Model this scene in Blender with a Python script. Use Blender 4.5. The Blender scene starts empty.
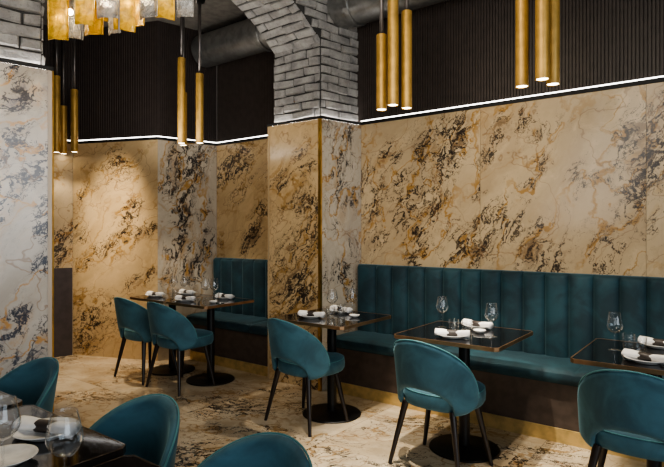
import bpy, bmesh, math, random
from mathutils import Vector, Matrix, noise
from math import sin, cos, pi, sqrt, radians
random.seed(7)
COL = bpy.context.scene.collection

# ------------------------------------------------------------------ nodes
class NT:
    def __init__(s, name):
        s.m = bpy.data.materials.new(name); s.m.use_nodes = True
        s.t = s.m.node_tree; s.t.nodes.clear()
        s.out = s.n('ShaderNodeOutputMaterial')
    def n(s, kind, ins=None, **kw):
        nd = s.t.nodes.new(kind)
        for k, v in kw.items(): setattr(nd, k, v)
        for k, v in (ins or {}).items():
            if isinstance(v, bpy.types.NodeSocket): s.t.links.new(v, nd.inputs[k])
            else: nd.inputs[k].default_value = v
        return nd
    def math(s, op, a, b=0.0, clamp=False):
        return s.n('ShaderNodeMath', {0: a, 1: b}, operation=op, use_clamp=clamp).outputs[0]
    def mix(s, f, a, b):
        nd = s.n('ShaderNodeMix', {0: f, 6: a, 7: b}, data_type='RGBA'); return nd.outputs[2]
    def ramp(s, v, lo, hi, a=0.0, b=1.0):
        nd = s.n('ShaderNodeMapRange', {0: v, 1: lo, 2: hi, 3: a, 4: b}); nd.interpolation_type = 'SMOOTHSTEP'
        return nd.outputs[0]
    def noise(s, vec, scale, detail=4, rough=.5, dist=0.0):
        return s.n('ShaderNodeTexNoise', {'Vector': vec, 'Scale': scale, 'Detail': detail, 'Roughness': rough, 'Distortion': dist})
    def vadd(s, a, b): return s.n('ShaderNodeVectorMath', {0: a, 1: b}, operation='ADD').outputs[0]
    def vmul(s, a, b): return s.n('ShaderNodeVectorMath', {0: a, 1: b}, operation='MULTIPLY').outputs[0]
    def surf(s, **kw):
        p = s.n('ShaderNodeBsdfPrincipled', {k.replace('_', ' '): v for k, v in kw.items()})
        s.t.links.new(p.outputs[0], s.out.inputs[0]); return p

def rgba(r, g, b): return (r, g, b, 1)
def srgb(r, g, b):
    f = lambda c: (c/255/12.92) if c/255 <= .04045 else ((c/255+.055)/1.055)**2.4
    return (f(r), f(g), f(b), 1)

def plain(name, col, rough=.5, metal=0., **kw):
    t = NT(name); tc = t.n('ShaderNodeTexCoord')
    nz = t.noise(tc.outputs['Object'], 14, 3)
    c2 = tuple(x*.72 for x in col[:3]) + (1,)
    c = t.mix(t.ramp(nz.outputs[0], .35, .7), col, c2)
    t.surf(Base_Color=c, Roughness=rough, Metallic=metal, **kw); return t.m

def velvet(name, dark, light):
    t = NT(name); tc = t.n('ShaderNodeTexCoord')
    n1 = t.noise(tc.outputs['Object'], 5, 4, .6, .6); n2 = t.noise(tc.outputs['Object'], 260, 2)
    c = t.mix(t.ramp(n1.outputs[0], .35, .68), dark, light)
    bp = t.n('ShaderNodeBump', {'Strength': .18, 'Distance': .002, 'Height': n2.outputs[0]})
    t.surf(Base_Color=c, Roughness=.75, Sheen_Weight=.5, Sheen_Roughness=.35, Sheen_Tint=srgb(140, 180, 192), Normal=bp.outputs[0])
    return t.m

def marble(name, base=(.62, .475, .29), base2=(.50, .37, .22), gold=(.40, .21, .045), brown=(.20, .125, .065), dark=(.022, .016, .013), rough=.24, ang=58, str_=.42, amt=1.0, hair=1.0, coat=.12):
    """veined marble: coordinates run along each slab, stretched along the direction the veins flow"""
    t = NT(name)
    off = t.n('ShaderNodeAttribute', attribute_name='slab').outputs['Vector']
    den = t.n('ShaderNodeAttribute', attribute_name='dens').outputs['Fac']
    P0 = t.n('ShaderNodeAttribute', attribute_name='flat').outputs['Vector']
    rot = t.n('ShaderNodeVectorRotate', {'Vector': P0, 'Angle': radians(-ang)}, rotation_type='Z_AXIS').outputs[0]
    P = t.vadd(t.vmul(rot, (str_, 1, 1)), t.vmul(off, (31, 17, 23)))
    PI = t.vadd(P0, t.vmul(off, (13, 29, 7)))
    w1 = t.noise(PI, 1.3, 3, .55).outputs['Color']; w2 = t.noise(PI, 6, 4, .6).outputs['Color']; w3 = t.noise(PI, 25, 3, .6).outputs['Color']
    Q = t.vadd(P, t.vmul(w1, (.55, .55, .55))); Q = t.vadd(Q, t.vmul(w2, (.13, .13, .13))); Q = t.vadd(Q, t.vmul(w3, (.03, .03, .03)))
    big = t.noise(P, 2.0, 3, .6).outputs[0]
    d = t.math('ADD', t.math('MULTIPLY', den, .62*amt), t.math('MULTIPLY', t.math('SUBTRACT', big, .43), 1.9), True)
    def ridge(sc, det, vec=Q, rr=.5): return t.math('ABSOLUTE', t.math('SUBTRACT', t.noise(vec, sc, det, rr).outputs[0], .5))
    cl = t.noise(Q, 2.6, 5, .6).outputs[0]
    col = t.mix(t.ramp(cl, .35, .66), rgba(*base), rgba(*base2))
    cl2 = t.noise(Q, 9, 5, .65).outputs[0]
    col = t.mix(t.ramp(cl2, .50, .72, 0, .45), col, rgba(*[min(1, x*1.22) for x in base]))
    # tan and gold flow
    f1 = t.noise(Q, 4.2, 6, .68).outputs[0]
    col = t.mix(t.math('MULTIPLY', t.ramp(f1, .51, .68), t.ramp(d, .05, .5, .18, .6)), col, rgba(*gold))
    g = ridge(3.2, 3); col = t.mix(t.math('MULTIPLY', t.ramp(g, .022, .003), t.ramp(d, .03, .35, .3, .9)), col, rgba(*gold))
    # brown smudges
    f2 = t.noise(t.vadd(Q, (5.3, 2.1, 8)), 8.0, 7, .75).outputs[0]
    col = t.mix(t.math('MULTIPLY', t.ramp(f2, .51, .60), t.ramp(d, .25, .75, 0, .82)), col, rgba(*brown))
    # black cores inside the smudges
    f3 = t.noise(t.vadd(Q, (1.3, 7.7, 3)), 9, 6, .7).outputs[0]
    col = t.mix(t.math('MULTIPLY', t.ramp(f3, .57, .63), t.ramp(d, .5, .9, 0, .9)), col, rgba(*dark))
    # jagged cracks
    c1 = ridge(5.0, 5, rr=.6); wd = t.ramp(d, .10, .85, .005, .030)
    m = t.math('MULTIPLY', t.math('MULTIPLY', t.math('SUBTRACT', 1.0, t.math('DIVIDE', c1, wd), True), 1.7, True), t.ramp(d, .10, .34, .16*hair, .95))
    col = t.mix(m, col, rgba(*[x*1.5 for x in dark]))
    c2 = ridge(11, 5, t.vadd(Q, (9, 4, 1)), .6); wd2 = t.ramp(d, .18, .9, .006, .04)
    m = t.math('MULTIPLY', t.math('MULTIPLY', t.math('SUBTRACT', 1.0, t.math('DIVIDE', c2, wd2), True), 1.6, True), t.ramp(d, .18, .45, .02, .9))
    col = t.mix(m, col, rgba(*[x*1.2 for x in dark]))
    c3 = ridge(1.9, 4, PI); col = t.mix(t.ramp(c3, .006, .001, 0, .5*hair), col, rgba(.22, .11, .045))
    t.surf(Base_Color=col, Roughness=rough, Coat_Weight=coat, Coat_Roughness=.08)
    return t.m

def emit(name, col, st):
    t = NT(name); e = t.n('ShaderNodeEmission', {0: col, 1: st}); t.t.links.new(e.outputs[0], t.out.inputs[0]); return t.m

M = {}
M['marble'] = marble('marble_cream')
M['marble_tan_warmlit'] = marble('marble_tan_warmlit', base=(.66, .48, .265), base2=(.55, .385, .20), gold=(.38, .22, .07), ang=38)  # same marble, with the warm glow of the spots put into its colour
M['marble_cool_daylit'] = marble('marble_cool_daylit', base=(.56, .51, .45), base2=(.42, .37, .31), gold=(.48, .24, .05), brown=(.13, .13, .16), dark=(.015, .018, .03), ang=48, amt=1.5)  # bluish daylight on the left pillar put into base and vein colours
M['marble_grey_daylit'] = marble('marble_grey_daylit', base=(.56, .48, .37), base2=(.42, .35, .27), brown=(.22, .17, .13), amt=.85, dark=(.015, .013, .014), ang=80)  # greyer veining; cool daylight on side-facing slabs also put into the base colour
M['floor'] = marble('marble_floor', base=(.70, .58, .42), base2=(.50, .385, .25), gold=(.36, .22, .09), brown=(.30, .19, .10), rough=.17, ang=25, str_=.5, amt=.8, coat=.3)
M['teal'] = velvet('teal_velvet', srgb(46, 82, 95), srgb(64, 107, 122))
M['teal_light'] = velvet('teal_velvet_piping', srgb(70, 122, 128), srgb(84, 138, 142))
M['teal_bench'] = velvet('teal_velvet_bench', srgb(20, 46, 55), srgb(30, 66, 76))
M['legwood'] = plain('black_stained_wood', (.018, .012, .01, 1), .35)
M['brass'] = plain('brushed_brass', (.70, .42, .10, 1), .33, 1.0)
M['brassdark'] = plain('plinth_brass', (.72, .52, .22, 1), .4, .55)
M['pendant'] = plain('gold_lacquer', (.52, .31, .075, 1), .42, .4)
M['stem'] = plain('grey_metal_stem', (.22, .20, .19, 1), .4, .8)
M['blackmetal'] = plain('black_metal', (.012, .011, .011, 1), .4, .3)
M['blackglass'] = plain('black_glass_top', (.008, .007, .007, 1), .07, 0., Coat_Weight=.5, Coat_Roughness=.04)
M['darkwood'] = plain('dark_lacquered_wood', (.02, .013, .01, 1), .2, 0., Coat_Weight=.4)
M['copper'] = plain('bronze_edge', (.45, .27, .15, 1), .35, .9)
M['benchbase'] = plain('taupe_panel', (.085, .062, .05, 1), .5)
M['plumpanel'] = plain('plum_brown_panel', (.06, .045, .045, 1), .45)
M['slat'] = plain('dark_slats', (.050, .038, .032, 1), .5)
M['slatplain'] = plain('dark_brown_panel', (.036, .025, .021, 1), .6)
M['blackpaint'] = plain('black_channel', (.006, .006, .006, 1), .6)
M['white'] = plain('white_porcelain', (.80, .78, .75, 1), .2)
M['linen'] = plain('white_linen', (.82, .80, .78, 1), .85)
M['band'] = plain('dark_napkin_band', (.03, .022, .02, 1), .5)
M['ceil'] = plain('grey_plaster', (.20, .185, .165, 1), .9)
M['duct'] = plain('galvanised_duct', (.34, .34, .33, 1), .33, .8)
M['led'] = emit('led_white', (1, .97, .92, 1), 7.0)
M['ledhot'] = emit('led_cove', (1, .97, .93, 1), 20.0)
M['lens'] = emit('lens_warm', (1, .86, .62, 1), 14.0)
M['bulb'] = emit('bulb_warm', (1, .80, .5, 1), 75.0)

def brickmat():
    t = NT('painted_brick'); tc = t.n('ShaderNodeTexCoord')
    a = t.noise(tc.outputs['Object'], 9, 4, .6); b = t.noise(tc.outputs['Object'], 70, 4, .65)
    c = t.mix(t.ramp(a.outputs[0], .3, .7), rgba(.40, .385, .36), rgba(.24, .23, .22))
    c = t.mix(t.ramp(b.outputs[0], .55, .75, 0, .6), c, rgba(.08, .075, .07))
    h = t.math('ADD', t.math('MULTIPLY', b.outputs[0], .5), a.outputs[0])
    bp = t.n('ShaderNodeBump', {'Strength': .8, 'Distance': .012, 'Height': h})
    t.surf(Base_Color=c, Roughness=.6, Normal=bp.outputs[0]); return t.m
M['brick'] = brickmat()
M['mortar'] = plain('shadowed_mortar', (.05, .048, .045, 1), .9)

def glassmat(name, col, rough, bump=0, tr=1.0):
    t = NT(name); tc = t.n('ShaderNodeTexCoord'); kw = {}
    if bump:
        nz = t.noise(tc.outputs['Object'], 38, 3, .6, .5)
        kw['Normal'] = t.n('ShaderNodeBump', {'Strength': bump, 'Distance': .01, 'Height': nz.outputs[0]}).outputs[0]
        kw['Base_Color'] = t.mix(t.ramp(nz.outputs[0], .35, .7), col, tuple(x*.55 for x in col[:3]) + (1,))
    else: kw['Base_Color'] = col
    t.surf(Roughness=rough, Transmission_Weight=tr, IOR=1.46, **kw); return t.m
def thin_glass():
    t = NT('thin_clear_glass'); fr = t.n('ShaderNodeLayerWeight', {'Blend': .5}); g = t.n('ShaderNodeBsdfGlossy', {'Color': (1, 1, 1, 1), 'Roughness': .03}); tr = t.n('ShaderNodeBsdfTransparent', {'Color': (.98, .985, .99, 1)})
    m = t.n('ShaderNodeMixShader', {0: t.math('ADD', t.math('MULTIPLY', t.math('POWER', fr.outputs['Facing'], 2.6), .8), .04, True), 1: tr.outputs[0], 2: g.outputs[0]}); t.t.links.new(m.outputs[0], t.out.inputs[0]); return t.m
M['glass'] = thin_glass()
M['amber'] = glassmat('amber_glass', (.93, .56, .05, 1), .25, .6, .5)
M['smoke'] = glassmat('clear_textured_glass', (.72, .70, .66, 1), .2, .6, .75)

# ------------------------------------------------------------------ helpers
def link(name, bm, mat, parent=None, smooth=False, loc=None, rot=None):
    me = bpy.data.meshes.new(name); bm.normal_update(); bm.to_mesh(me); bm.free()
    if smooth:
        for p in me.polygons: p.use_smooth = True
    o = bpy.data.objects.new(name, me); COL.objects.link(o)
    for m in (mat if isinstance(mat, (list, tuple)) else [mat]): me.materials.append(m)
    if parent: o.parent = parent
    if loc: o.location = loc
    if rot: o.rotation_euler = rot
    return o
def tag(o, label, cat, group=None, kind=None):
    o['label'] = label; o['category'] = cat
    if group: o['group'] = group
    if kind: o['kind'] = kind
    return o
def empty(name, loc, rz=0.):
    o = bpy.data.objects.new(name, None); o.empty_display_size = .1; COL.objects.link(o)
    o.location = loc; o.rotation_euler = (0, 0, rz); return o
def copy_tree(o, parent=None):
    c = o.copy(); COL.objects.link(c); c.parent = parent
    for ch in [x for x in bpy.data.objects if x.parent == o]: copy_tree(ch, c)
    return c
def struct(o): o['kind'] = 'structure'; return o

def box(bm, x0, x1, y0, y1, z0, z1):
    vs = [bm.verts.new(p) for p in [(x0,y0,z0),(x1,y0,z0),(x1,y1,z0),(x0,y1,z0),(x0,y0,z1),(x1,y0,z1),(x1,y1,z1),(x0,y1,z1)]]
    for f in [(3,2,1,0),(4,5,6,7),(0,1,5,4),(1,2,6,5),(2,3,7,6),(3,0,4,7)]: bm.faces.new([vs[i] for i in f])
    return vs
def prism(bm, pts, z0, z1):
    a = [bm.verts.new((x, y, z0)) for x, y in pts]; b = [bm.verts.new((x, y, z1)) for x, y in pts]
    n = len(pts); bm.faces.new(a[::-1]); bm.faces.new(b)
    for i in range(n): bm.faces.new([a[i], a[(i+1) % n], b[(i+1) % n], b[i]])
def lathe(bm, prof, seg=32, c=(0, 0)):
    rings = []
    for r, z in prof:
        if r < 1e-6: rings.append([bm.verts.new((c[0], c[1], z))])
        else: rings.append([bm.verts.new((c[0]+r*cos(2*pi*k/seg), c[1]+r*sin(2*pi*k/seg), z)) for k in range(seg)])
    for a, b in zip(rings, rings[1:]):
        for k in range(seg):
            k2 = (k+1) % seg
            if len(a) == 1 and len(b) == 1: continue
            if len(a) == 1: bm.faces.new([a[0], b[k2], b[k]])
            elif len(b) == 1: bm.faces.new([a[k], a[k2], b[0]])
            else: bm.faces.new([a[k], a[k2], b[k2], b[k]])
def cyl(bm, p0, p1, r0, r1, seg=16):
    p0 = Vector(p0); p1 = Vector(p1); d = (p1-p0).normalized()
    u = d.orthogonal().normalized(); v = d.cross(u)
    A = [bm.verts.new(p0+(u*cos(2*pi*k/seg)+v*sin(2*pi*k/seg))*r0) for k in range(seg)]
    B = [bm.verts.new(p1+(u*cos(2*pi*k/seg)+v*sin(2*pi*k/seg))*r1) for k in range(seg)]
    bm.faces.new(A[::-1]); bm.faces.new(B)
    for k in range(seg): bm.faces.new([A[k], A[(k+1) % seg], B[(k+1) % seg], B[k]])
def bevel(o, w, seg=3):
    m = o.modifiers.new('b', 'BEVEL'); m.width = w; m.segments = seg; m.limit_method = 'ANGLE'; return o
def shade(o):
    for p in o.data.polygons: p.use_smooth = True
    return o

# ------------------------------------------------------------------ plan of the place
Y0 = 4.21; ZM = 2.42; ZC = 3.72; CORN = -2.858
W = Vector((-.2088, -.978)).normalized()       # direction of the arch wall, towards the camera
PF = Vector((-2.972, 3.737))                    # front right corner of the marble pillar
def plan(s, t): return (PF.x + W.x*s - t, PF.y + W.y*s)
TH = .65
E_B = Vector((-4.905, Y0)); E_V = Vector((-5.077, 3.525)); E_A = Vector((-6.12, 3.12)); E_D = E_A + W*3.6

def slabwall(name, p0, p1, z0, z1, mat, joints=(), zj=(), blobs=(), seed=0, cell=.04, thick=.03, flow=1.0):
    """a clad wall: fine grid so the vein density can vary; joints are real hairline gaps"""
    p0 = Vector(p0); p1 = Vector(p1); L = (p1-p0).length; e = (p1-p0)/L; nrm = Vector((e.y, -e.x))
    bm = bmesh.new(); la = bm.verts.layers.float_vector.new('slab'); ld = bm.verts.layers.float.new('dens'); lf = bm.verts.layers.float_vector.new('flat')
    xs = [0] + sorted(joints) + [L]; zs = [z0] + sorted(zj) + [z1]; rnd = random.Random(seed)
    g = .0012
    for i in range(len(xs)-1):
        for j in range(len(zs)-1):
            a, b, c, d = xs[i]+g, xs[i+1]-g, zs[j]+g, zs[j+1]-g
            off = (rnd.random(), rnd.random(), rnd.random())
            nx = max(1, int((b-a)/cell)); nz = max(1, int((d-c)/cell)); V = []
            for p in range(nx+1):
                row = []
                for q in range(nz+1):
                    s = a+(b-a)*p/nx; z = c+(d-c)*q/nz; pt = p0+e*s
                    v = bm.verts.new((pt.x, pt.y, z)); v[la] = off; v[lf] = (s, z, 0)
                    dv = 0
                    for bs, bz, br, ba in blobs:
                        ca, sa = cos(flow), sin(flow); du = (s-bs)*ca+(z-bz)*sa; dw = -(s-bs)*sa+(z-bz)*ca
                        dv = max(dv, ba*math.exp(-(du*du/3.6+dw*dw/1.3)/(br*br)))
                    v[ld] = dv; row.append(v)
                V.append(row)
            for p in range(nx):
                for q in range(nz): bm.faces.new([V[p][q], V[p+1][q], V[p+1][q+1], V[p][q+1]])
            for (s0, s1, za, zb) in ((a, b, c, c), (a, b, d, d), (a, a, c, d), (b, b, c, d)):   # returns at the edges
                q0 = p0+e*s0; q1 = p0+e*s1; f = -nrm*thick
                f0 = bm.verts.new((q0.x, q0.y, za)); f1 = bm.verts.new((q1.x, q1.y, zb))
                f2 = bm.verts.new((q1.x+f.x, q1.y+f.y, zb)); f3 = bm.verts.new((q0.x+f.x, q0.y+f.y, za))
                for v in (f0, f1, f2, f3): v[la] = off
                bm.faces.new([f0, f1, f2, f3])
    return struct(link(name, bm, mat))

BL = dict(
main=[(0.27,2.09,0.08,1),(0.02,1.88,0.09,1),(0.13,1.66,0.09,1),(0.19,1.8,0.08,1),(0.51,1.56,0.14,1),(0.53,1.4,0.09,1),(0.74,1.64,0.09,0.8),(0.27,1.36,0.09,0.8),(0.61,1.21,0.1,1),(1.22,2.01,0.07,1),(1.18,1.75,0.05,0.8),(1.15,1.47,0.08,1),(0.95,1.34,0.11,1),(0.88,1.16,0.07,0.8),(1.28,1.52,0.08,1.2),(1.16,1.27,0.09,1),(1.46,1.44,0.07,1.2),(1.56,1.31,0.08,1.2),(1.62,1.47,0.06,1),(1.54,1.74,0.06,1),(1.65,1.91,0.07,0.8),(1.87,1.85,0.05,0.9),(2.05,1.78,0.05,0.4),(2.3,1.7,0.06,1.2),(2.4,1.86,0.09,1.2),(2.07,1.25,0.09,0.8),(1.78,1.19,0.07,0.8),(1.49,2.27,0.09,1),(1.64,2.16,0.04,1.2),(1.33,2.24,0.08,1),(0.9,2.14,0.1,1),(0.64,2.19,0.1,0.8),(2.29,2.11,0.08,0.8),(2.1,2.3,0.06,0.6),(2.39,2.27,0.07,0.7),(0.42,1.88,0.07,0.7),(0.81,1.86,0.06,0.6),(2.39,1.46,0.06,0.6),(3,1.9,.12,1),(3.3,1.4,.12,1),(3.8,2,.12,1)],
pside=[(0.32,2.33,0.08,0.8),(0.24,2.02,0.07,0.8),(0.24,1.75,0.08,1),(0.11,1.07,0.07,1.2),(0.26,1.04,0.08,1.3),(0.35,1.34,0.06,1),(0.37,1.71,0.06,0.9),(0.17,1.43,0.06,0.8),(0.35,0.87,0.08,1)],
pfront=[(0.16,1.85,0.05,0.9),(0.28,1.24,0.09,0.7),(0.5,1.36,0.09,0.6),(0.37,0.88,0.12,1),(0.59,1.65,0.06,1),(0.55,2.01,0.04,0.7),(0.16,0.77,0.09,0.8),(0.52,0.8,0.08,0.8),(0.41,0.38,0.12,0.6),(0.09,1.0,0.06,0.5)],
C=[(0.39,2.22,0.11,1),(0.14,2.18,0.09,0.8),(0.35,1.79,0.11,0.9),(0.6,1.38,0.11,1.3),(0.48,1.21,0.09,1),(0.71,1.6,0.08,0.8),(0.09,1.32,0.08,0.6)],
B=[(0.13,1.9,0.1,1),(0.29,1.6,0.12,1.3),(0.17,1.19,0.11,1.1),(0.48,2.18,0.1,0.9),(0.41,1.03,0.11,1.1),(0.2,2.16,0.1,0.9),(0.56,1.61,0.09,0.8),(0.58,1.32,0.09,0.9),(0.31,1.32,0.12,1),(0.12,0.93,0.09,0.9)],
A=[(0.81,1.68,0.09,1.1),(0.81,2.1,0.11,0.7),(0.1,1.37,0.09,0.8),(0.14,1.07,0.11,0.5),(0.5,1.21,0.11,0.5),(0.81,1.34,0.11,0.6),(0.81,0.87,0.12,1),(0.44,0.64,0.15,0.9),(0.15,2.17,0.06,0.8),(0.64,2.21,0.09,0.5),(0.98,1.43,0.07,0.9),(0.24,0.41,0.15,0.8),(0.1,1.83,0.06,0.5),(1.02,0.94,0.08,0.9),(0.17,0.18,0.13,0.8)],
lp=[(0.11,1.81,0.06,0.9),(0.02,1.58,0.05,1.2),(0.06,1.21,0.06,1.2),(0.21,2.4,0.06,0.8),(0.06,2.27,0.07,0.6),(0.18,2.23,0.06,1),(0.21,1.95,0.08,1.1),(0.26,1.9,0.06,1),(0.22,0.86,0.08,1.3),(0.05,0.84,0.07,0.7),(0.17,1.06,0.06,0.6),(0.03,1.43,0.05,1.1),(0.28,1.51,0.03,0.6),(0.23,1.69,0.07,0.5),(0.13,0.69,0.07,0.9),(0.05,1.92,0.04,0.9),(.5,2,.1,1),(.6,1.2,.12,1),(.9,1.6,.1,.9)])

# --- floor: big polished marble tiles
def make_floor():
    bm = bmesh.new(); la = bm.verts.layers.float_vector.new('slab'); ld = bm.verts.layers.float.new('dens'); lf = bm.verts.layers.float_vector.new('flat')
    rnd = random.Random(5); tx, ty = 1.2, .8; g = .0012
    for i in range(-7, 3):
        for j in range(-4, 6):
            x0 = i*tx+.15; y0 = j*ty+.22 ; x1 = x0+tx; y1 = min(y0+ty, 4.6)
            if y0 > 4.5: continue
            off = (rnd.random(), rnd.random(), rnd.random()); n = 6
            V = []
            for p in range(n+1):
                row = []
                for q in range(n+1):
                    x = x0+g+(x1-x0-2*g)*p/n; y = y0+g+(y1-y0-2*g)*q/n
                    v = bm.verts.new((x, y, 0)); v[la] = off; v[lf] = (x, y, 0)
                    v[ld] = max(0, min(.8, noise.noise(Vector((x*1.4, y*1.4, 3.3)))*.9+.12)); row.append(v)
                V.append(row)
            for p in range(n):
                for q in range(n): bm.faces.new([V[p][q], V[p+1][q], V[p+1][q+1], V[p][q+1]])
    struct(link('floor', bm, M['floor']))
    bm = bmesh.new(); box(bm, -8.3, 3.9, -3.1, 4.6, -.1, -.002); struct(link('floor_slab', bm, M['mortar']))
make_floor()
bm = bmesh.new(); box(bm, -7.6, 2.2, -1.2, 4.5, ZC, ZC+.1); struct(link('ceiling', bm, M['ceil']))

# --- marble cladding
slabwall('wall_back', (CORN, Y0), (1.7, Y0), 0, ZM, M['marble'], joints=[1.169, 2.342, 3.5], blobs=BL['main'], seed=3)
slabwall('wall_pillar_side', plan(0, 0), (CORN, Y0), 0, ZM, M['marble_grey_daylit'], flow=1.4, blobs=BL['pside'], seed=8)
slabwall('wall_pillar_front', plan(0, TH), plan(0, 0), 0, ZM, M['marble_tan_warmlit'], blobs=BL['pfront'], flow=.5, seed=12)
slabwall('wall_alcove_back', E_B, (-3.5, Y0), 0, ZM, M['marble_tan_warmlit'], joints=[.9], blobs=BL['C'], seed=15)
slabwall('wall_alcove_side', E_V, E_B, 0, ZM, M['marble_grey_daylit'], flow=1.4, blobs=BL['B'], seed=21)
slabwall('wall_alcove_left', E_A, E_V, 0, ZM, M['marble_tan_warmlit'], blobs=BL['A'], flow=.5, seed=33)
slabwall('wall_left', E_D, E_A, 0, ZM, M['marble'], joints=[1.2, 2.4], blobs=[(3.3, 1.9, .2, .8), (3.4, 1.2, .15, .9)], seed=35)
L0 = plan(2.165, 0)
slabwall('wall_left_pillar', plan(4.3, 0), L0, 0, ZM, M['marble_cool_daylit'], joints=[.95], cell=.025, seed=40,
         blobs=[(4.3-2.165-s, z, r, a) for s, z, r, a in BL['lp']])
slabwall('wall_left_pillar_end', L0, plan(2.165, TH), 0, ZM, M['marble_cool_daylit'], seed=41)
slabwall('wall_pillar_inner', (plan(-.48, TH)[0], Y0), plan(0, TH), 0, ZM, M['marble'], seed=42)
slabwall('wall_left_pillar_inner', plan(2.165, TH), plan(4.3, TH), 0, ZM, M['marble'], seed=43)
# pillar cores
def core(name, s0, s1, z0, z1, ins, mat):
    bm = bmesh.new(); prism(bm, [plan(s1-ins, ins), plan(s0+ins, ins), plan(s0+ins, TH-ins), plan(s1-ins, TH-ins)], z0, z1)
    return struct(link(name, bm, mat))
core('wall_pillar_core', -.47, 0-.0, 0, ZM-.002, .008, M['mortar']); core('wall_left_pillar_core', 2.165, 4.3, 0, ZM-.002, .008, M['mortar'])

# --- dark plum wainscot at the foot of the far left wall
q0 = E_D; q1 = E_A
bm = bmesh.new(); o_ = .02
nl = Vector((-W.y, W.x)); nl = nl if nl.x > 0 else -nl
prism(bm, [(q1.x, q1.y-.005), (q0.x, q0.y), (q0.x+nl.x*o_, q0.y+nl.y*o_), (q1.x+nl.x*o_, q1.y+nl.y*o_-.012)], 0, 1.0)
struct(link('trim_1', bm, M['plumpanel']))

# --- slatted upper walls
def slats(name, p0, p1, z0, z1, pitch, dep, mat, back=.05):
    p0 = Vector(p0); p1 = Vector(p1); L = (p1-p0).length; e = (p1-p0)/L; n = Vector((e.y, -e.x))
    bm = bmesh.new(); k = int(L/pitch); pts = []
    b0 = p0-n*back; b1 = p1-n*back
    for i in range(k):
        s = L*i/k; w = L/k
        for (u, h) in ((0, -dep), (.18, -dep), (.28, 0), (.9, 0), (1.0, -dep)):
            q = p0+e*(s+w*u)+n*(h+.001); pts.append((q.x, q.y))
    a = [bm.verts.new((x, y, z0)) for x, y in pts]; b = [bm.verts.new((x, y, z1)) for x, y in pts]
    for i in range(len(pts)-1): bm.faces.new([a[i], a[i+1], b[i+1], b[i]])
    prism(bm, [(p0.x-n.x*dep*1.05, p0.y-n.y*dep*1.05), (b0.x, b0.y), (b1.x, b1.y), (p1.x-n.x*dep*1.05, p1.y-n.y*dep*1.05)][::-1], z0, z1)
    return struct(link(name, bm, mat))
slats('wall_back_upper', (CORN-.075, Y0), (1.7, Y0), ZM, ZC, .024, .011, M['slat'])
slats('wall_alcove_back_upper', E_B, (-3.4, Y0), ZM, ZC, .024, .009, M['slat'])
slats('wall_alcove_side_upper', E_V, E_B, ZM, ZC, .024, .009, M['slatplain'])
slats('wall_alcove_left_upper', E_A, E_V, ZM, ZC, .03, .004, M['slatplain'])
slats('wall_left_upper', E_D, E_A, ZM, ZC, .03, .006, M['slatplain'])

# --- black channel and LED line that run along the top of the marble
def strip(name, p0, p1, z0, z1, out, inn, mat):
    p0 = Vector(p0); p1 = Vector(p1); e = (p1-p0).normalized(); n = Vector((e.y, -e.x))
    bm = bmesh.new(); P = [p0+n*out, p1+n*out, p1-n*inn, p0-n*inn]
    prism(bm, [(p.x, p.y) for p in P], z0, z1); return struct(link(name, bm, mat))
runs = [((CORN-.0, Y0), (1.7, Y0)), (plan(0, 0), (CORN, Y0)), (plan(0, TH), plan(0, 0)), (E_B, (-3.5, Y0)), (E_V, E_B), (E_A, E_V), (E_D, E_A), (plan(4.3, 0), plan(2.165, 0)), (L0, plan(2.165, TH))]
for i, (a, b) in enumerate(runs):
    pil = i in (1, 2, 7, 8)
    if pil:
        strip('trim_%d' % (2+2*i), a, b, ZM, ZM+.024, .006, .004, M['blackpaint']); strip('trim_%d' % (3+2*i), a, b, ZM+.001, ZM+.012, -.004, .020, M['ledhot'])
    else:
        strip('trim_%d' % (2+2*i), a, b, ZM, ZM+.03, .006, .02, M['blackpaint']); strip('trim_%d' % (3+2*i), a, b, ZM+.03, ZM+.040, .003, .0, M['led'])
# brass corner trims
def corner_trim(name, s, w):
    bm = bmesh.new(); a = plan(s, 0); b = plan(s, 0)
    prism(bm, [(a[0]-w, a[1]+.004), (a[0]-w, a[1]-.006), (a[0]+.006, a[1]-.006), (a[0]+.008, a[1]+.012), (a[0], a[1]+.012)], 0, ZM)
    return struct(link(name, bm, M['brass']))
corner_trim('trim_30', 0, .022)
bm = bmesh.new(); a = L0; prism(bm, [(a[0]-.004, a[1]-.005), (a[0]+.004, a[1]-.005), (a[0]+.004, a[1]+.004), (a[0]-.02, a[1]+.004), (a[0]-.02, a[1])], 0, ZM); struct(link('trim_31', bm, M['brass']))

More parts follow.
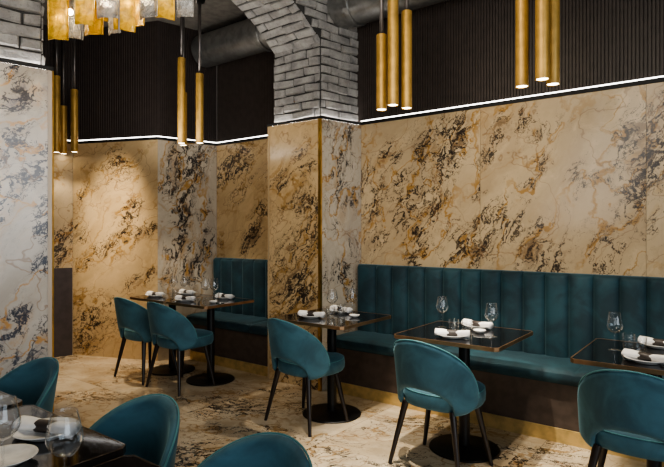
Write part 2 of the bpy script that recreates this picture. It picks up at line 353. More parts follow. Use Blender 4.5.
# ------------------------------------------------------------------ painted brick arch
SPAN = 2.165; R = 1.41; ZS = 3.17; ZCEN = ZS - sqrt(R*R-(SPAN/2)**2); INS = .045
def arc_s(z):      # distance from the springing at which the arch passes height z
    if z <= ZS: return -INS
    h = R*R-(z-ZCEN)**2
    return SPAN/2 - sqrt(h) if h > 0 else SPAN/2
rb = random.Random(11)
def brick(bm, O, U, V, N, u0, u1, v0, v1):
    j = lambda a: rb.uniform(-a, a)
    d = .012+rb.uniform(0, .020); m = .007
    tl = j(.007)
    bk = [(u0, v0, -.02), (u1, v0, -.02), (u1, v1, -.02), (u0, v1, -.02)]
    md = [(u0+j(.005), v0+j(.005)+tl, d*.55), (u1+j(.005), v0+j(.005)-tl, d*.55), (u1+j(.005), v1+j(.005)-tl, d*.55), (u0+j(.005), v1+j(.005)+tl, d*.55)]
    fr = [(u0+m+j(.004), v0+m+j(.004)+tl, d+j(.004)), (u1-m+j(.004), v0+m+j(.004)-tl, d+j(.004)), (u1-m+j(.004), v1-m+j(.004)-tl, d+j(.004)), (u0+m+j(.004), v1-m+j(.004)+tl, d+j(.004))]
    rows = [[bm.verts.new(O+U*a+V*b+N*c) for a, b, c in ring] for ring in (bk, md, fr)]
    for r0, r1 in zip(rows, rows[1:]):
        for k in range(4): bm.faces.new([r0[k], r0[(k+1) % 4], r1[(k+1) % 4], r1[k]])
    bm.faces.new(rows[-1])
def course(bm, O, U, V, N, a, b, v0, v1, shift, bl=.25, g=.012):
    x = a - (bl*shift)
    while x < b-.01:
        l = bl*rb.uniform(.85, 1.12); s0 = max(a, x); s1 = min(b, x+l)
        if s1-s0 > .03: brick(bm, O, U, V, N, s0+g/2, s1-g/2, v0+g/2, v1-g/2)
        x += l
bm = bmesh.new()
Wv = Vector((W.x, W.y, 0)); Zv = Vector((0, 0, 1)); Xn = Vector((-1, 0, 0))
Nface = Vector((-W.y, W.x, 0)); Nface = Nface if Nface.x > 0 else -Nface
Of = Vector((*plan(0, INS), 0)); Ob = Vector((*plan(0, TH-INS), 0)); bh = .078
z = ZM+.03; k = 0
while z < ZC-.01:
    z1 = min(z+bh, ZC); sh = (k % 2)*.5
    sm = (z+z1)/2; e = arc_s(z+.01)
    course(bm, Of, Wv, Zv, Nface, -.50, min(e, SPAN/2), z, z1, sh)                 # visible side, right leg of arch
    course(bm, Of, Wv, Zv, Nface, max(SPAN-e, SPAN/2), 4.3, z, z1, sh)
    course(bm, Ob, Wv, Zv, -Nface, -.50, min(e, SPAN/2), z, z1, sh); course(bm, Ob, Wv, Zv, -Nface, max(SPAN-e, SPAN/2), 4.3, z, z1, sh)
    if z < ZS-.02:                                                                 # front of the pillar, end of the left pillar
        O = Vector((*plan(-INS, TH-INS), 0)); course(bm, O, -Xn, Zv, Vector((0, -1, 0)), 0, TH-2*INS, z, min(z1, ZS), sh)
        O = Vector((*plan(SPAN+INS, INS), 0)); course(bm, O, Xn, Zv, Vector((0, 1, 0)), 0, TH-2*INS, z, min(z1, ZS), sh)
    z = z1; k += 1
# soffit of the arch
a0 = math.asin((SPAN/2+INS)/R) if (SPAN/2+INS) < R else pi/2
na = int(2*a0*R/bh)
for i in range(na):
    A0 = -a0+2*a0*i/na; A1 = -a0+2*a0*(i+1)/na; Am = (A0+A1)/2
    c = Wv*(SPAN/2+R*sin(Am)); O = Vector((*plan(0, TH-INS), ZCEN+R*cos(Am))) + c
    tan = (Wv*cos(Am) - Zv*sin(Am)); nn = -(Wv*sin(Am)+Zv*cos(Am)); hl = R*(A1-A0)/2
    course(bm, O, -Xn, tan, nn, 0, TH-2*INS, -hl, hl, (i % 2)*.5)
# solid core behind the bricks
def core_mesh(bm2):
    prof = [(-.5, ZM), (-INS, ZM), (-INS, ZS)]
    n = 24; prof += [(SPAN/2+R*sin(-a0+2*a0*i/n), ZCEN+R*cos(-a0+2*a0*i/n)) for i in range(1, n)]
    prof += [(SPAN+INS, ZS), (SPAN+INS, ZM), (4.3, ZM), (4.3, ZC), (-.5, ZC)]
    A = [bm2.verts.new((*plan(s, INS), z)) for s, z in prof]; B = [bm2.verts.new((*plan(s, TH-INS), z)) for s, z in prof]
    m = len(prof)
    for i in range(m): bm2.faces.new([A[i], A[(i+1) % m], B[(i+1) % m], B[i]]).material_index = 1
    for loop in (A[::-1], B):
        f = bm2.faces.new(loop); f.material_index = 1
core_mesh(bm)
ob = struct(link('wall_arch', bm, [M['brick'], M['mortar']]))

# ------------------------------------------------------------------ air duct along the back wall
dz, dy, dr = 3.475, 4.015, .18
duct = empty('air_duct', (-4.9, dy, dz)); tag(duct, 'round dark metal air duct running under the ceiling through the brick arch', 'air duct')
bm = bmesh.new(); cyl(bm, (0, 0, 0), (6.5, 0, 0), dr, dr, 40); shade(link('duct_pipe', bm, M['duct'], duct)).modifiers.new('e', 'EDGE_SPLIT')
for x in (1.0, 2.12, 3.3, 4.5):
    bm = bmesh.new(); cyl(bm, (x-.025, 0, 0), (x+.025, 0, 0), dr+.015, dr+.015, 40)
    bevel(link('joint_ring', bm, M['duct'], duct), .006)

# ------------------------------------------------------------------ banquettes
def bench(name, x0, x1, seams, label, ztop=1.11):
    t = empty(name, (x0, Y0, 0)); tag(t, label, 'bench'); L = x1-x0
    bm = bmesh.new(); box(bm, 0, L, -.415, -.002, .098, .40); link('base', bm, M['benchbase'], t)
    bm = bmesh.new(); box(bm, 0, L, -.42, -.01, 0, .097); bevel(link('plinth', bm, M['brassdark'], t), .002, 2)
    # seat: padded sections with rounded nose
    bm = bmesh.new(); sx = [0]
    while sx[-1] < L-1.0: sx.append(sx[-1]+.99)
    sx.append(L)
    prof = [(-.44, .405), (-.468, .412), (-.482, .43), (-.486, .455), (-.48, .48), (-.462, .497), (-.43, .505), (-.3, .510), (-.1, .505), (-.05, .50)]
    for a, b in zip(sx, sx[1:]):
        N = max(4, int((b-a)/.03)); V = []
        for i in range(N+1):
            u = i/N; x = a+(b-a)*u; ed = min(u, 1-u)*(b-a); k = 1-math.exp(-ed/.012) if 0 < a+u or 1 else 1
            row = []
            for (y, z) in prof:
                wob = .004*noise.noise(Vector((x*4, y*5, 1)))
                row.append(bm.verts.new((x, y*(.985+.015*k), .405+(z-.405)*(.90+.10*k)+wob)))
            V.append(row)
        for i in range(N):
            for j in range(len(prof)-1): bm.faces.new([V[i][j], V[i+1][j], V[i+1][j+1], V[i][j+1]])
        bm.faces.new([V[0][j] for j in range(len(prof))]); bm.faces.new([V[-1][j] for j in range(len(prof))][::-1])
    box(bm, 0, L, -.44, -.05, .40, .43)
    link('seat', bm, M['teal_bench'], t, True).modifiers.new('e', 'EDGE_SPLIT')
    # channelled back
    bm = bmesh.new(); S = [0]+[s-x0 for s in seams if .03 < s-x0 < L-.03]+[L]
    zs = [.49+(ztop-.03-.49)*i/10 for i in range(11)]+[ztop-.018, ztop-.008, ztop-.002, ztop]
    zo = [0]*11+[.004, .012, .024, .045]
    for a, b in zip(S, S[1:]):
        N = 14; V = []
        for i in range(N+1):
            u = i/N; x = a+(b-a)*u; bul = .042*(max(0, 1-abs(2*u-1)**2.6))**.6
            V.append([bm.verts.new((x, -.075-bul*(1-.5*min(1, o/.045)) + o + .002*noise.noise(Vector((x*9, zz*4, 5))), zz)) for zz, o in zip(zs, zo)])
        for i in range(N):
            for j in range(len(zs)-1): bm.faces.new([V[i][j], V[i+1][j], V[i+1][j+1], V[i][j+1]])
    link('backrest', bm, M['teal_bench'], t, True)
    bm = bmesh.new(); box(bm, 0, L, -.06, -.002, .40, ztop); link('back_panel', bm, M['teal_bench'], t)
    return t
sm = [-2.64+.1645*i for i in range(0, 30)]
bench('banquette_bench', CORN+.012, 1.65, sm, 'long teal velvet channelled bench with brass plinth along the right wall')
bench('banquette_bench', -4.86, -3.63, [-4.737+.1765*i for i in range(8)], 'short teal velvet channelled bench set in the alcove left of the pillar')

# ------------------------------------------------------------------ chair
def sup(v, p): return max(0., v)**p
TM = radians(83)
def chair_proto():
    t = empty('dining_chair', (0, 0, 0))
    def shell(th, z, off):
        h = (z-.37)/.43
        A = .252+.018*h+off; B = .225+.075*h+off
        return Vector((A*sin(th), -B*cos(th)+.012, z))
    def ztop(u): return .465+.335*sup(1-abs(u)**1.9, .62)
    def zbot(u):
        zb = .465-.095*sup(1-abs(u)**5, .5)
        c = abs(u)*TM/radians(46)
        if c < 1: zb = max(zb, .375+.135*sup(1-c**2.4, .55))
        return zb
    NU, NV = 72, 18; bm = bmesh.new(); G = {}
    us = [-1+2*i/NU for i in range(NU+1)]
    us = [math.copysign(1-(1-abs(u))**1.5, u) for u in us]
    for side, off in ((0, .016), (1, -.016)):
        for i, u in enumerate(us):
            a, b = zbot(u), ztop(u)
            for j in range(NV+1):
                v = j/NV; z = a+(b-a)*v; edge = min(v, 1-v)*(b-a); eu = (1-abs(u))*TM*.24
                rr = min(1, (min(edge, eu)+.0)/.016); o = off*(sqrt(max(0, 1-(1-rr)**2))*.62+.38)
                G[side, i, j] = bm.verts.new(shell(u*TM, z, o))
    for i in range(NU):
        for j in range(NV):
            bm.faces.new([G[0, i, j], G[0, i+1, j], G[0, i+1, j+1], G[0, i, j+1]])
            bm.faces.new([G[1, i, j+1], G[1, i+1, j+1], G[1, i+1, j], G[1, i, j]])
        bm.faces.new([G[1, i, 0], G[1, i+1, 0], G[0, i+1, 0], G[0, i, 0]])
        bm.faces.new([G[0, i, NV], G[0, i+1, NV], G[1, i+1, NV], G[1, i, NV]])
    for i in (0, NU):
        for j in range(NV):
            f = [G[0, i, j], G[0, i, j+1], G[1, i, j+1], G[1, i, j]]
            bm.faces.new(f if i == 0 else f[::-1])
    bmesh.ops.remove_doubles(bm, verts=bm.verts, dist=.0004)
    back = link('backrest', bm, M['teal'], t, True)
    # piping round the shell rim
    def tube(bm, pts, r, seg=6):
        rings = []
        for i, p in enumerate(pts):
            d = (pts[min(i+1, len(pts)-1)]-pts[max(i-1, 0)]).normalized(); u = d.orthogonal().normalized(); 
            u = (Vector((0, 0, 1)) - d*d.z); u = u.normalized() if u.length > .15 else d.orthogonal().normalized()
            v = d.cross(u); rings.append([bm.verts.new(p+(u*cos(2*pi*k/seg)+v*sin(2*pi*k/seg))*r) for k in range(seg)])
        for a, b in zip(rings, rings[1:]):
            for k in range(seg): bm.faces.new([a[k], a[(k+1) % seg], b[(k+1) % seg], b[k]])
    bm = bmesh.new(); uu = [math.copysign(1-(1-abs(x))**2.2, x) for x in [-1+2*i/90 for i in range(91)]]
    tube(bm, [shell(u*TM, ztop(u), .011) for u in uu], .0035)
    link('piping', bm, M['teal_light'], back, True)
    # seat cushion
    bm = bmesh.new(); seg = 48
    def sq(th, k):
        p = 2.5; c, s = cos(th), sin(th); r = (abs(c)**p+abs(s)**p)**(-1/p)
        x = r*c*.232*k; y = r*s*(.278 if s > 0 else .205)*k
        return x, y+.030
    prof = [(0, .372), (.85, .372), (.95, .378), (.99, .395), (1.0, .425), (.99, .455), (.955, .472), (.85, .482), (.5, .49), (0, .492)]
    rings = []
    for k, z in prof:
        if k == 0: rings.append([bm.verts.new((0, .018, z))])
        else: rings.append([bm.verts.new((*sq(2*pi*i/seg, k), z)) for i in range(seg)])
    for a, b in zip(rings, rings[1:]):
        for i in range(seg):
            i2 = (i+1) % seg
            if len(a) == 1: bm.faces.new([a[0], b[i2], b[i]])
            elif len(b) == 1: bm.faces.new([a[i], a[i2], b[0]])
            else: bm.faces.new([a[i], a[i2], b[i2], b[i]])
    seat = link('seat', bm, M['teal'], t, True)
    bm = bmesh.new(); pts = [Vector((*sq(2*pi*i/60, .975), .466)) for i in range(61)]; tube(bm, pts, .003)
    link('piping', bm, M['teal_light'], seat, True)
    for sx in (-1, 1):
        for sy in (-1, 1):
            bm = bmesh.new(); cyl(bm, (sx*.16, sy*.14+.01, .385), (sx*.238, sy*.195+.005, 0), .021, .0115, 14)
            link('leg', bm, M['legwood'], t, True).modifiers.new('e', 'EDGE_SPLIT')
    return t
chairs = [
 ('teal velvet chair at the bench table nearest the marble pillar', -2.585, 3.075, radians(-6)),
 ('teal velvet chair at the middle of the three bench tables', -1.458, 3.0, radians(-5)),
 ('teal velvet chair in front of the right-hand bench table, cut by the photo edge', -.395, 2.985, 0),
 ('left one of two teal chairs at the alcove tables', -4.63, 3.085, 0),
 ('right one of two teal chairs at the alcove tables', -4.085, 3.075, 0),
 ('teal chair at far left, seen side-on beside the left marble pillar', -2.67, .965, pi),
 ('teal chair tucked behind the dark foreground table with two wine glasses', -1.725, .935, pi),
 ('teal chair at the bottom edge of the photo, only its rounded top showing', -1.105, .915, pi)]
proto = chair_proto()
for i, (lab, x, y, rz) in enumerate(chairs):
    c = proto if i == 0 else copy_tree(proto)
    c.location = (x, y, 0); c.rotation_euler = (0, 0, rz); tag(c, lab, 'chair', 'teal velvet dining chairs')

# ------------------------------------------------------------------ tables
def table(lab, x, y, w, d, top, edge, group='pedestal dining tables', rz=0, h=.755, cham=.0):
    t = empty('dining_table', (x, y, 0), rz); tag(t, lab, 'table', group)
    bm = bmesh.new(); e = .006; c = .018
    def oct(w, d, c): return [(-w+c, -d), (w-c, -d), (w, -d+c), (w, d-c), (w-c, d), (-w+c, d), (-w, d-c), (-w, -d+c)]
    prism(bm, oct(w/2-e, d/2-e, c), h-.018, h); link('tabletop', bm, top, t)
    bm = bmesh.new(); A = oct(w/2, d/2, c+.003); B = oct(w/2-e, d/2-e, c)
    for z0, z1 in ((h-.022, h+.001),):
        a = [bm.verts.new((*p, z0)) for p in A]; b = [bm.verts.new((*p, z1)) for p in A]
        a2 = [bm.verts.new((*p, z0)) for p in B]; b2 = [bm.verts.new((*p, z1)) for p in B]
        for i in range(8):
            j = (i+1) % 8
            bm.faces.new([a[i], a[j], b[j], b[i]]); bm.faces.new([b[i], b[j], b2[j], b2[i]])
            bm.faces.new([a2[i], a2[j], a[j], a[i]]); bm.faces.new([b2[i], b2[j], a2[j], a2[i]])
    link('edge_trim', bm, edge, t)
    bm = bmesh.new(); lathe(bm, [(0, .0), (.225, .0), (.228, .004), (.222, .012), (.06, .02), (.036, .03), (.036, h-.05), (0, h-.05)], 40)
    link('pedestal', bm, M['blackmetal'], t, True).modifiers.new('e', 'EDGE_SPLIT')
    bm = bmesh.new(); box(bm, -.16, .16, -.16, .16, h-.036, h-.0225); box(bm, -.04, .04, -.04, .04, h-.055, h-.036); link('mounting_plate', bm, M['blackmetal'], t)
    return t
table('black glass table with bronze edge, first from the marble pillar', -2.535, 3.33, .69, .67, M['blackglass'], M['copper'])
table('black glass table with bronze edge, middle of three along the long bench', -1.44, 3.32, .69, .67, M['blackglass'], M['copper'])
table('black glass table with bronze edge, third along the bench at the right photo edge', -.37, 3.32, .69, .67, M['blackglass'], M['copper'])
table('left one of the two joined tables in the alcove', -4.625, 3.385, .592, .61, M['blackglass'], M['copper'])
table('right one of the two joined tables in the alcove', -4.03, 3.385, .592, .61, M['blackglass'], M['copper'])
table('dark foreground table under a wine glass and two plates', -1.84, .60, .67, .69, M['blackglass'], M['darkwood'])
table('dark foreground table at the bottom edge, right of the plates', -1.115, .57, .68, .69, M['blackglass'], M['darkwood'])
table('dark table at the far left edge in front of the side-on chair', -2.56, .60, .67, .69, M['blackglass'], M['darkwood'])

# ------------------------------------------------------------------ tableware
def plate_proto(r=.10):
    bm = bmesh.new(); lathe(bm, [(0, .002), (r*.55, .002), (r*.6, 0), (r*.63, .003), (r*.95, .019), (r, .022), (r*.985, .0245), (r*.9, .020), (r*.6, .009), (0, .008)], 36)
    return link('plate', bm, M['white'], None, True)
def napkin_proto():
    t = empty('rolled_napkin', (0, 0, 0)); bm = bmesh.new(); n = 22; seg = 18; rings = []
    for i in range(n+1):
        u = -1+2*i/n; pinch = 1-.30*math.exp(-(u/.30)**2)+.12*abs(u)**2
        r = []
        for k in range(seg):
            a = 2*pi*k/seg; f = 1+.10*sin(3*a+u*2)+.06*noise.noise(Vector((u*3, cos(a)*2, sin(a)*2)))
            r.append(bm.verts.new((u*.105, cos(a)*.028*pinch*f, .024+sin(a)*.02*pinch*f)))
        rings.append(r)
    for a, b in zip(rings, rings[1:]):
        for k in range(seg): bm.faces.new([a[k], a[(k+1) % seg], b[(k+1) % seg], b[k]])
    bm.faces.new(rings[0][::-1]); bm.faces.new(rings[-1])
    link('napkin_cloth', bm, M['linen'], t, True)
    bm = bmesh.new(); rings = []
    for u in (-.033, -.031, 0, .031, .033):
        k0 = .93 if abs(u) > .032 else 1.0
        rings.append([bm.verts.new((u, cos(2*pi*k/seg)*.0245*k0, .024+sin(2*pi*k/seg)*.0195*k0)) for k in range(seg)])
    for a, b in zip(rings, rings[1:]):
        for k in range(seg): bm.faces.new([a[k], a[(k+1) % seg], b[(k+1) % seg], b[k]])
    link('napkin_band', bm, M['band'], t, True)
    return t
def wine_proto():
    t = empty('wine_glass', (0, 0, 0))
    bm = bmesh.new(); lathe(bm, [(0, 0), (.034, 0), (.035, .0015), (.02, .004), (.006, .009), (.0035, .02), (.0035, .085), (.006, .094), (0, .096)], 28); link('stem', bm, M['glass'], t, True)
    out = [(.006, .0945), (.022, .102), (.037, .118), (.0435, .135), (.043, .150), (.037, .180), (.031, .208)]
    inn = [(r-.0012, z) for r, z in out[::-1]][:-1]+[(.004, .0985)]
    bm = bmesh.new(); lathe(bm, [(0, .094)]+out+[(.0305, .2087)]+inn+[(0, .098)], 32); link('bowl', bm, M['glass'], t, True)
    return t
def tumbler_proto():
    bm = bmesh.new(); lathe(bm, [(0, 0), (.028, 0), (.030, .003), (.034, .085), (.0332, .086), (.0325, .085), (.0285, .010), (0, .009)], 28)
    return link('tumbler', bm, M['glass'], None, True)
def dish_proto():
    bm = bmesh.new(); lathe(bm, [(0, 0), (.022, 0), (.04, .016), (.041, .020), (.038, .019), (.022, .006), (0, .005)], 28)
    return link('bread_dish', bm, M['white'], None, True)
P_ = {'plate': plate_proto(), 'nap': napkin_proto(), 'wine': wine_proto(), 'tum': tumbler_proto(), 'dish': dish_proto()}
used = set(); ZT = .7565
GR = {'plate': 'white plates on the tables', 'nap': 'rolled napkins on plates', 'wine': 'stemmed wine glasses', 'tum': 'water tumblers', 'dish': 'small bread dishes'}
CT = {'plate': 'plate', 'nap': 'napkin', 'wine': 'wine glass', 'tum': 'tumbler', 'dish': 'dish'}
def put(kind, x, y, lab, rz=0., z=None, sc=1.0):
    o = P_[kind] if kind not in used else copy_tree(P_[kind]); used.add(kind)
    o.location = (x, y, ZT if z is None else z); o.rotation_euler = (0, 0, rz); o.scale = (sc, sc, sc)
    tag(o, lab, CT[kind], GR[kind]); return o
def setting(x, y, where, rz=0., sc=1.0):
    put('plate', x, y, 'round white plate %s' % where, 0, None, sc)
    put('nap', x, y, 'banded white napkin on plate %s' % where, rz, ZT+.004, 1.0)
N1, N2, N3, N4, N5 = 'the bench table by the pillar', 'the middle bench table', 'the right-hand bench table', 'the left alcove table', 'the right alcove table'
setting(-2.625, 3.19, 'on the chair side of '+N1, radians(12)); setting(-2.60, 3.54, 'on the bench side of '+N1, radians(-12))
put('wine', -2.54, 3.34, 'wine glass standing in the centre of '+N1); put('wine', -2.44, 3.47, 'wine glass near the bench side of '+N1)
put('tum', -2.50, 3.27, 'clear tumbler on the chair side of '+N1); put('tum', -2.53, 3.44, 'clear tumbler behind the central glass of '+N1)
put('dish', -2.37, 3.40, 'small white dish at the right of '+N1)
setting(-1.435, 3.125, 'on the chair side of '+N2, radians(20)); setting(-1.44, 3.535, 'on the bench side of '+N2, radians(-8))
put('wine', -1.645, 3.42, 'left wine glass on '+N2); put('wine', -1.25, 3.30, 'right wine glass on '+N2)
put('tum', -1.50, 3.29, 'left one of two tumblers on '+N2); put('tum', -1.42, 3.32, 'right one of two tumblers on '+N2)
put('dish', -1.36, 3.375, 'small white dish between the glasses of '+N2)
setting(-.385, 3.13, 'on the chair side of '+N3, radians(-14)); setting(-.37, 3.57, 'on the bench side of '+N3, radians(-10))
put('wine', -.562, 3.34, 'wine glass standing alone at the left of '+N3)
put('tum', -.505, 3.42, 'left one of two tumblers on '+N3); put('tum', -.44, 3.35, 'right one of two tumblers on '+N3)
setting(-4.72, 3.25, 'on the chair side of '+N4, radians(5)); setting(-4.62, 3.56, 'on the bench side of '+N4, radians(-8))
setting(-4.20, 3.22, 'on the chair side of '+N5, radians(8)); setting(-4.03, 3.56, 'on the bench side of '+N5, radians(-5))
put('wine', -4.60, 3.38, 'left wine glass on '+N4); put('wine', -4.50, 3.44, 'right wine glass on '+N4)
put('wine', -4.10, 3.38, 'left wine glass on '+N5); put('wine', -4.02, 3.42, 'right wine glass on '+N5)
put('tum', -4.50, 3.33, 'clear tumbler on '+N4); put('tum', -3.93, 3.36, 'clear tumbler on '+N5); put('dish', -3.87, 3.28, 'small white dish on '+N5)
setting(-1.80, .83, 'nearest the chair at the foreground table', radians(22)); 
put('plate', -1.68, .66, 'white plate without napkin at the lower left corner of the photo', 0, None, .85)
setting(-2.50, .78, 'at the far left edge table', radians(15))
put('wine', -1.36, .672, 'large wine glass in the foreground, right of the napkin plate', 0, None, 1.0)
put('wine', -1.60, .623, 'large wine glass at the left photo edge')

# ------------------------------------------------------------------ pendants
pend = [('left', 'of the trio nearest right of the brick pillar', [(-2.059, 3.294, .54), (-1.922, 3.224, .85), (-1.892, 3.362, .69)]),
        ('r', 'of the trio at the upper right of the photo', [(-1.055, 3.282, .54), (-.911, 3.194, .85), (-.892, 3.342, .69)]),
        ('a', 'of the trio over the alcove tables', [(-4.43, 3.35, .85), (-4.276, 3.452, .69), (-4.52, 3.44, .54)]),
        ('f', 'of the trio beside the left marble pillar', [(-6.046, 2.90, .85), (-5.853, 3.001, .69), (-6.085, 2.995, .54)])]
ln = {.54: 'shortest', .69: 'medium-length', .85: 'longest'}
for _, where, lst in pend:
    for (x, y, L) in lst:
        r = .0385; zb = 2.29
        t = empty('pendant_lamp', (x, y, zb)); tag(t, '%s gold tube pendant %s' % (ln[L], where), 'pendant lamp', 'gold tube pendants hanging in threes')
        bm = bmesh.new(); lathe(bm, [(r-.006, .004), (r-.001, 0), (r, .003), (r, L-.003), (r-.003, L), (.0, L)], 28)
        link('tube_shade', bm, M['pendant'], t, True).modifiers.new('e', 'EDGE_SPLIT')
        bm = bmesh.new(); lathe(bm, [(0, .0045), (r-.006, .0045), (r-.006, .02), (0, .02)], 24); link('lens', bm, M['lens'], t)
        bm = bmesh.new(); cyl(bm, (0, 0, L), (0, 0, ZC-zb-.03), .0145, .0145, 14); link('stem', bm, M['stem'], t, True)
        bm = bmesh.new(); cyl(bm, (0, 0, ZC-zb-.03), (0, 0, ZC-zb), .05, .05, 20); link('ceiling_rose', bm, M['blackmetal'], t)

# ------------------------------------------------------------------ glass chandelier, top left
ch = empty('glass_chandelier', (-2.36, 1.47, ZC)); tag(ch, 'chandelier of amber and clear textured glass plates at the top left', 'chandelier', 'none'); del ch['group']
def rel(x, y, z): return (x+2.36, y-1.47, z-ZC)
def DD(px, d):      # across the view of the room at distance d, used only to lay the plates out in plan
    l = (px-332)/538*d; return (-.6056*d+l*.7958, .7958*d+l*.6056)
panels = [  # plan position, bottom height, width, facing, colour
 (57, 2.55, 39, .095, 5, 'amber'), (72, 2.70, 31, .07, -35, 'smoke'), (84, 2.50, 24, .085, 15, 'amber'), (92, 2.62, 34, .10, -10, 'amber'),
 (76, 2.78, 38, .075, 30, 'smoke'), (106, 2.50, 17, .10, 0, 'smoke'), (112, 2.68, 33, .085, -25, 'smoke'), (125, 2.60, 30, .10, 30, 'amber'),
 (137, 2.72, 26, .07, -30, 'amber'), (146, 2.52, 17, .11, -25, 'smoke'), (166, 2.56, 18, .09, 32, 'amber'), (184, 2.60, 16, .085, -6, 'smoke'), (99, 2.85, 20, .1, 20, 'amber'), (60, 2.8, 20, .1, -20, 'amber')]
for px, d, yb, w, ang, c in panels:
    x, y = DD(px, d); zb = 1.42+(231-yb)*d/538; hgt = .34
    bm = bmesh.new(); n = 8; V = []
    for i in range(n+1):
        u = -1+2*i/n
        V.append([[bm.verts.new((u*w/2, .012*u*u+s+.003*sin(u*5+j), j/6*hgt)) for j in range(7)] for s in (0, .007)])
    for i in range(n):
        for j in range(6):
            bm.faces.new([V[i][0][j], V[i+1][0][j], V[i+1][0][j+1], V[i][0][j+1]]); bm.faces.new([V[i][1][j+1], V[i+1][1][j+1], V[i+1][1][j], V[i][1][j]])
        for j in (0, 6):
            f = [V[i][0][j], V[i][1][j], V[i+1][1][j], V[i+1][0][j]]; bm.faces.new(f if j else f[::-1])
    for i in (0, n):
        for j in range(6):
            f = [V[i][0][j], V[i][0][j+1], V[i][1][j+1], V[i][1][j]]; bm.faces.new(f if i else f[::-1])
    o = link('glass_plate', bm, M[c], ch, True, rel(x, y, zb), (0, 0, radians(37+ang))); o['label'] = 'amber glass plate' if c == 'amber' else 'clear textured glass plate'
for px, d, yb in ((82, 2.62, 40), (119, 2.58, 33), (150, 2.62, 12), (196, 2.65, 4)):
    x, y = DD(px, d); zb = 1.42+(231-yb)*d/538; bm = bmesh.new(); cyl(bm, rel(x, y, zb), rel(x, y, 2.86), .004, .004, 8); link('hanging_rod', bm, M['stem'], ch, True)
for px, d, yb in ((70, 2.62, 12), (107, 2.62, 5), (88, 2.7, 20), (146, 2.66, 1), (128, 2.7, 3), (60, 2.66, 18)):
    x, y = DD(px, d); zb = 1.42+(231-yb)*d/538; bm = bmesh.new(); c_ = rel(x, y, zb)
    bmesh.ops.create_uvsphere(bm, u_segments=14, v_segments=8, radius=.014, matrix=Matrix.Translation(c_)); link('bulb', bm, M['bulb'], ch, True)
    bm = bmesh.new(); cyl(bm, (c_[0], c_[1], c_[2]+.01), (c_[0], c_[1], 2.86-ZC), .006, .006, 8); link('bulb_holder', bm, M['stem'], ch)
bm = bmesh.new(); x0, y0 = DD(57, 2.64); x1, y1 = DD(196, 2.64); n = Vector((y1-y0, -(x1-x0))).normalized()*.16
prism(bm, [(x0-n.x+2.36, y0-n.y-1.47), (x1-n.x+2.36, y1-n.y-1.47), (x1+n.x+2.36, y1+n.y-1.47), (x0+n.x+2.36, y0+n.y-1.47)][::-1], 2.86-ZC, 2.89-ZC); link('frame', bm, M['blackmetal'], ch)
for px in (90, 165):
    x, y = DD(px, 2.64); bm = bmesh.new(); cyl(bm, rel(x, y, 2.88), rel(x, y, ZC), .008, .008, 10); link('suspension_rod', bm, M['stem'], ch)

# ------------------------------------------------------------------ lights
def spot(x, y, z, e, size, tgt=None, col=(1, .80, .55), blend=.5, rad=.03):
    l = bpy.data.lights.new('spot', 'SPOT'); l.energy = e; l.spot_size = radians(size); l.spot_blend = blend; l.color = col; l.shadow_soft_size = rad
    o = bpy.data.objects.new('spot_light', l); COL.objects.link(o); o.location = (x, y, z)
    d = Vector(tgt if tgt else (x, y, 0))-o.location; o.rotation_euler = d.to_track_quat('-Z', 'Y').to_euler(); return o
def area(x, y, z, e, sx, sy, tgt, col):
    l = bpy.data.lights.new('area', 'AREA'); l.shape = 'RECTANGLE'; l.size = sx; l.size_y = sy; l.energy = e; l.color = col
    o = bpy.data.objects.new('window_and_fill_light', l); COL.objects.link(o); o.location = (x, y, z)  # shared by the daylight windows and the added fill lights
    d = Vector(tgt)-o.location; o.rotation_euler = d.to_track_quat('-Z', 'Y').to_euler(); return o
warm = (1, .82, .58)
area(-4.35, 2.95, 2.3, 9, .9, .5, (-4.35, 3.5, 3.7), (1, .95, .88))  # added up-light, no window: brings out the highlight on the duct
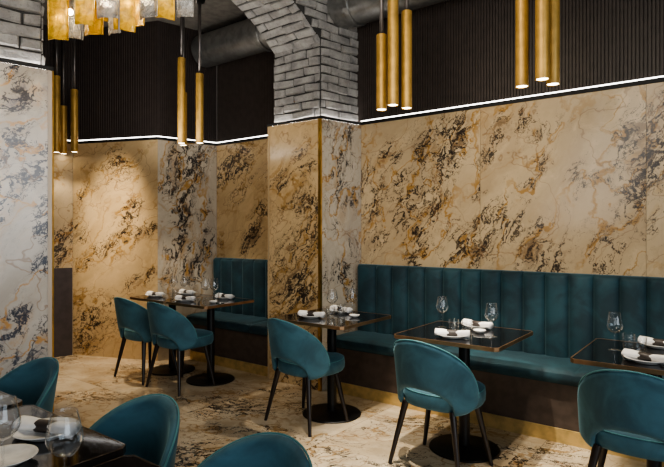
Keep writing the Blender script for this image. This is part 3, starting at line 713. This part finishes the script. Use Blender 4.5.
spot(-2.2, 1.5, 2.3, 48, 70, (-1.75, .75, .75), (1, .85, .6), .8)
area(-1.3, 1.3, 2.35, 42, 2.0, 2.0, (-3.6, 3.2, 3.9), (1, .93, .84))  # added fill aimed upwards, no window: brightens ceiling, arch and upper brick
for x, y, e in ((-1.96, 3.29, 75), (-.95, 3.27, 75), (-4.4, 3.40, 50), (-5.96, 2.95, 16)):
    spot(x, y, 2.27, e, 78, None, (1, .88, .70))
spot(-4.75, 2.2, 3.6, 420, 26, (-5.62, 3.3, 1.62), (1, .86, .66), 1.0); spot(-5.2, 2.7, 3.6, 320, 44, (-5.35, 3.0, 0), warm, .7)
spot(-1.5, 2.3, 3.6, 520, 34, (-1.5, 3.15, 0), (1, .91, .76), .5)
spot(-.6, 2.2, 3.6, 160, 50, (-.7, 3.2, .4), (1, .90, .75), .6)
spot(-3.6, 2.2, 3.6, 100, 62, (-3.3, 3.9, 1.2), warm, .9, .3)
spot(-1.4, 1.4, 3.6, 165, 62, (-1.2, 4.2, 1.7), warm, 1.0, .5)
area(3.6, .2, 1.9, 95, 3.2, 2.4, (-2.5, 2.6, 1.2), (.78, .90, 1))
area(.8, -2.8, 2.2, 45, 4.5, 1.8, (-2.0, 3.2, 1), (.92, .95, 1))
w = bpy.data.worlds.new('world'); bpy.context.scene.world = w; w.use_nodes = True
w.node_tree.nodes['Background'].inputs[0].default_value = (.9, .82, .72, 1); w.node_tree.nodes['Background'].inputs[1].default_value = .10

# ------------------------------------------------------------------ camera
cd = bpy.data.cameras.new('camera'); cd.sensor_width = 36; cd.lens = 538/664*36; cd.shift_y = -2.5/664; cd.clip_start = .05
co = bpy.data.objects.new('camera', cd); COL.objects.link(co); co.location = (0, 0, 1.42); co.rotation_euler = (radians(90), 0, radians(37.27))
bpy.context.scene.camera = co
sc = bpy.context.scene
sc.view_settings.view_transform = 'Filmic' if False else 'AgX'
sc.view_settings.look = 'AgX - Medium High Contrast'
sc.view_settings.exposure = 0.0
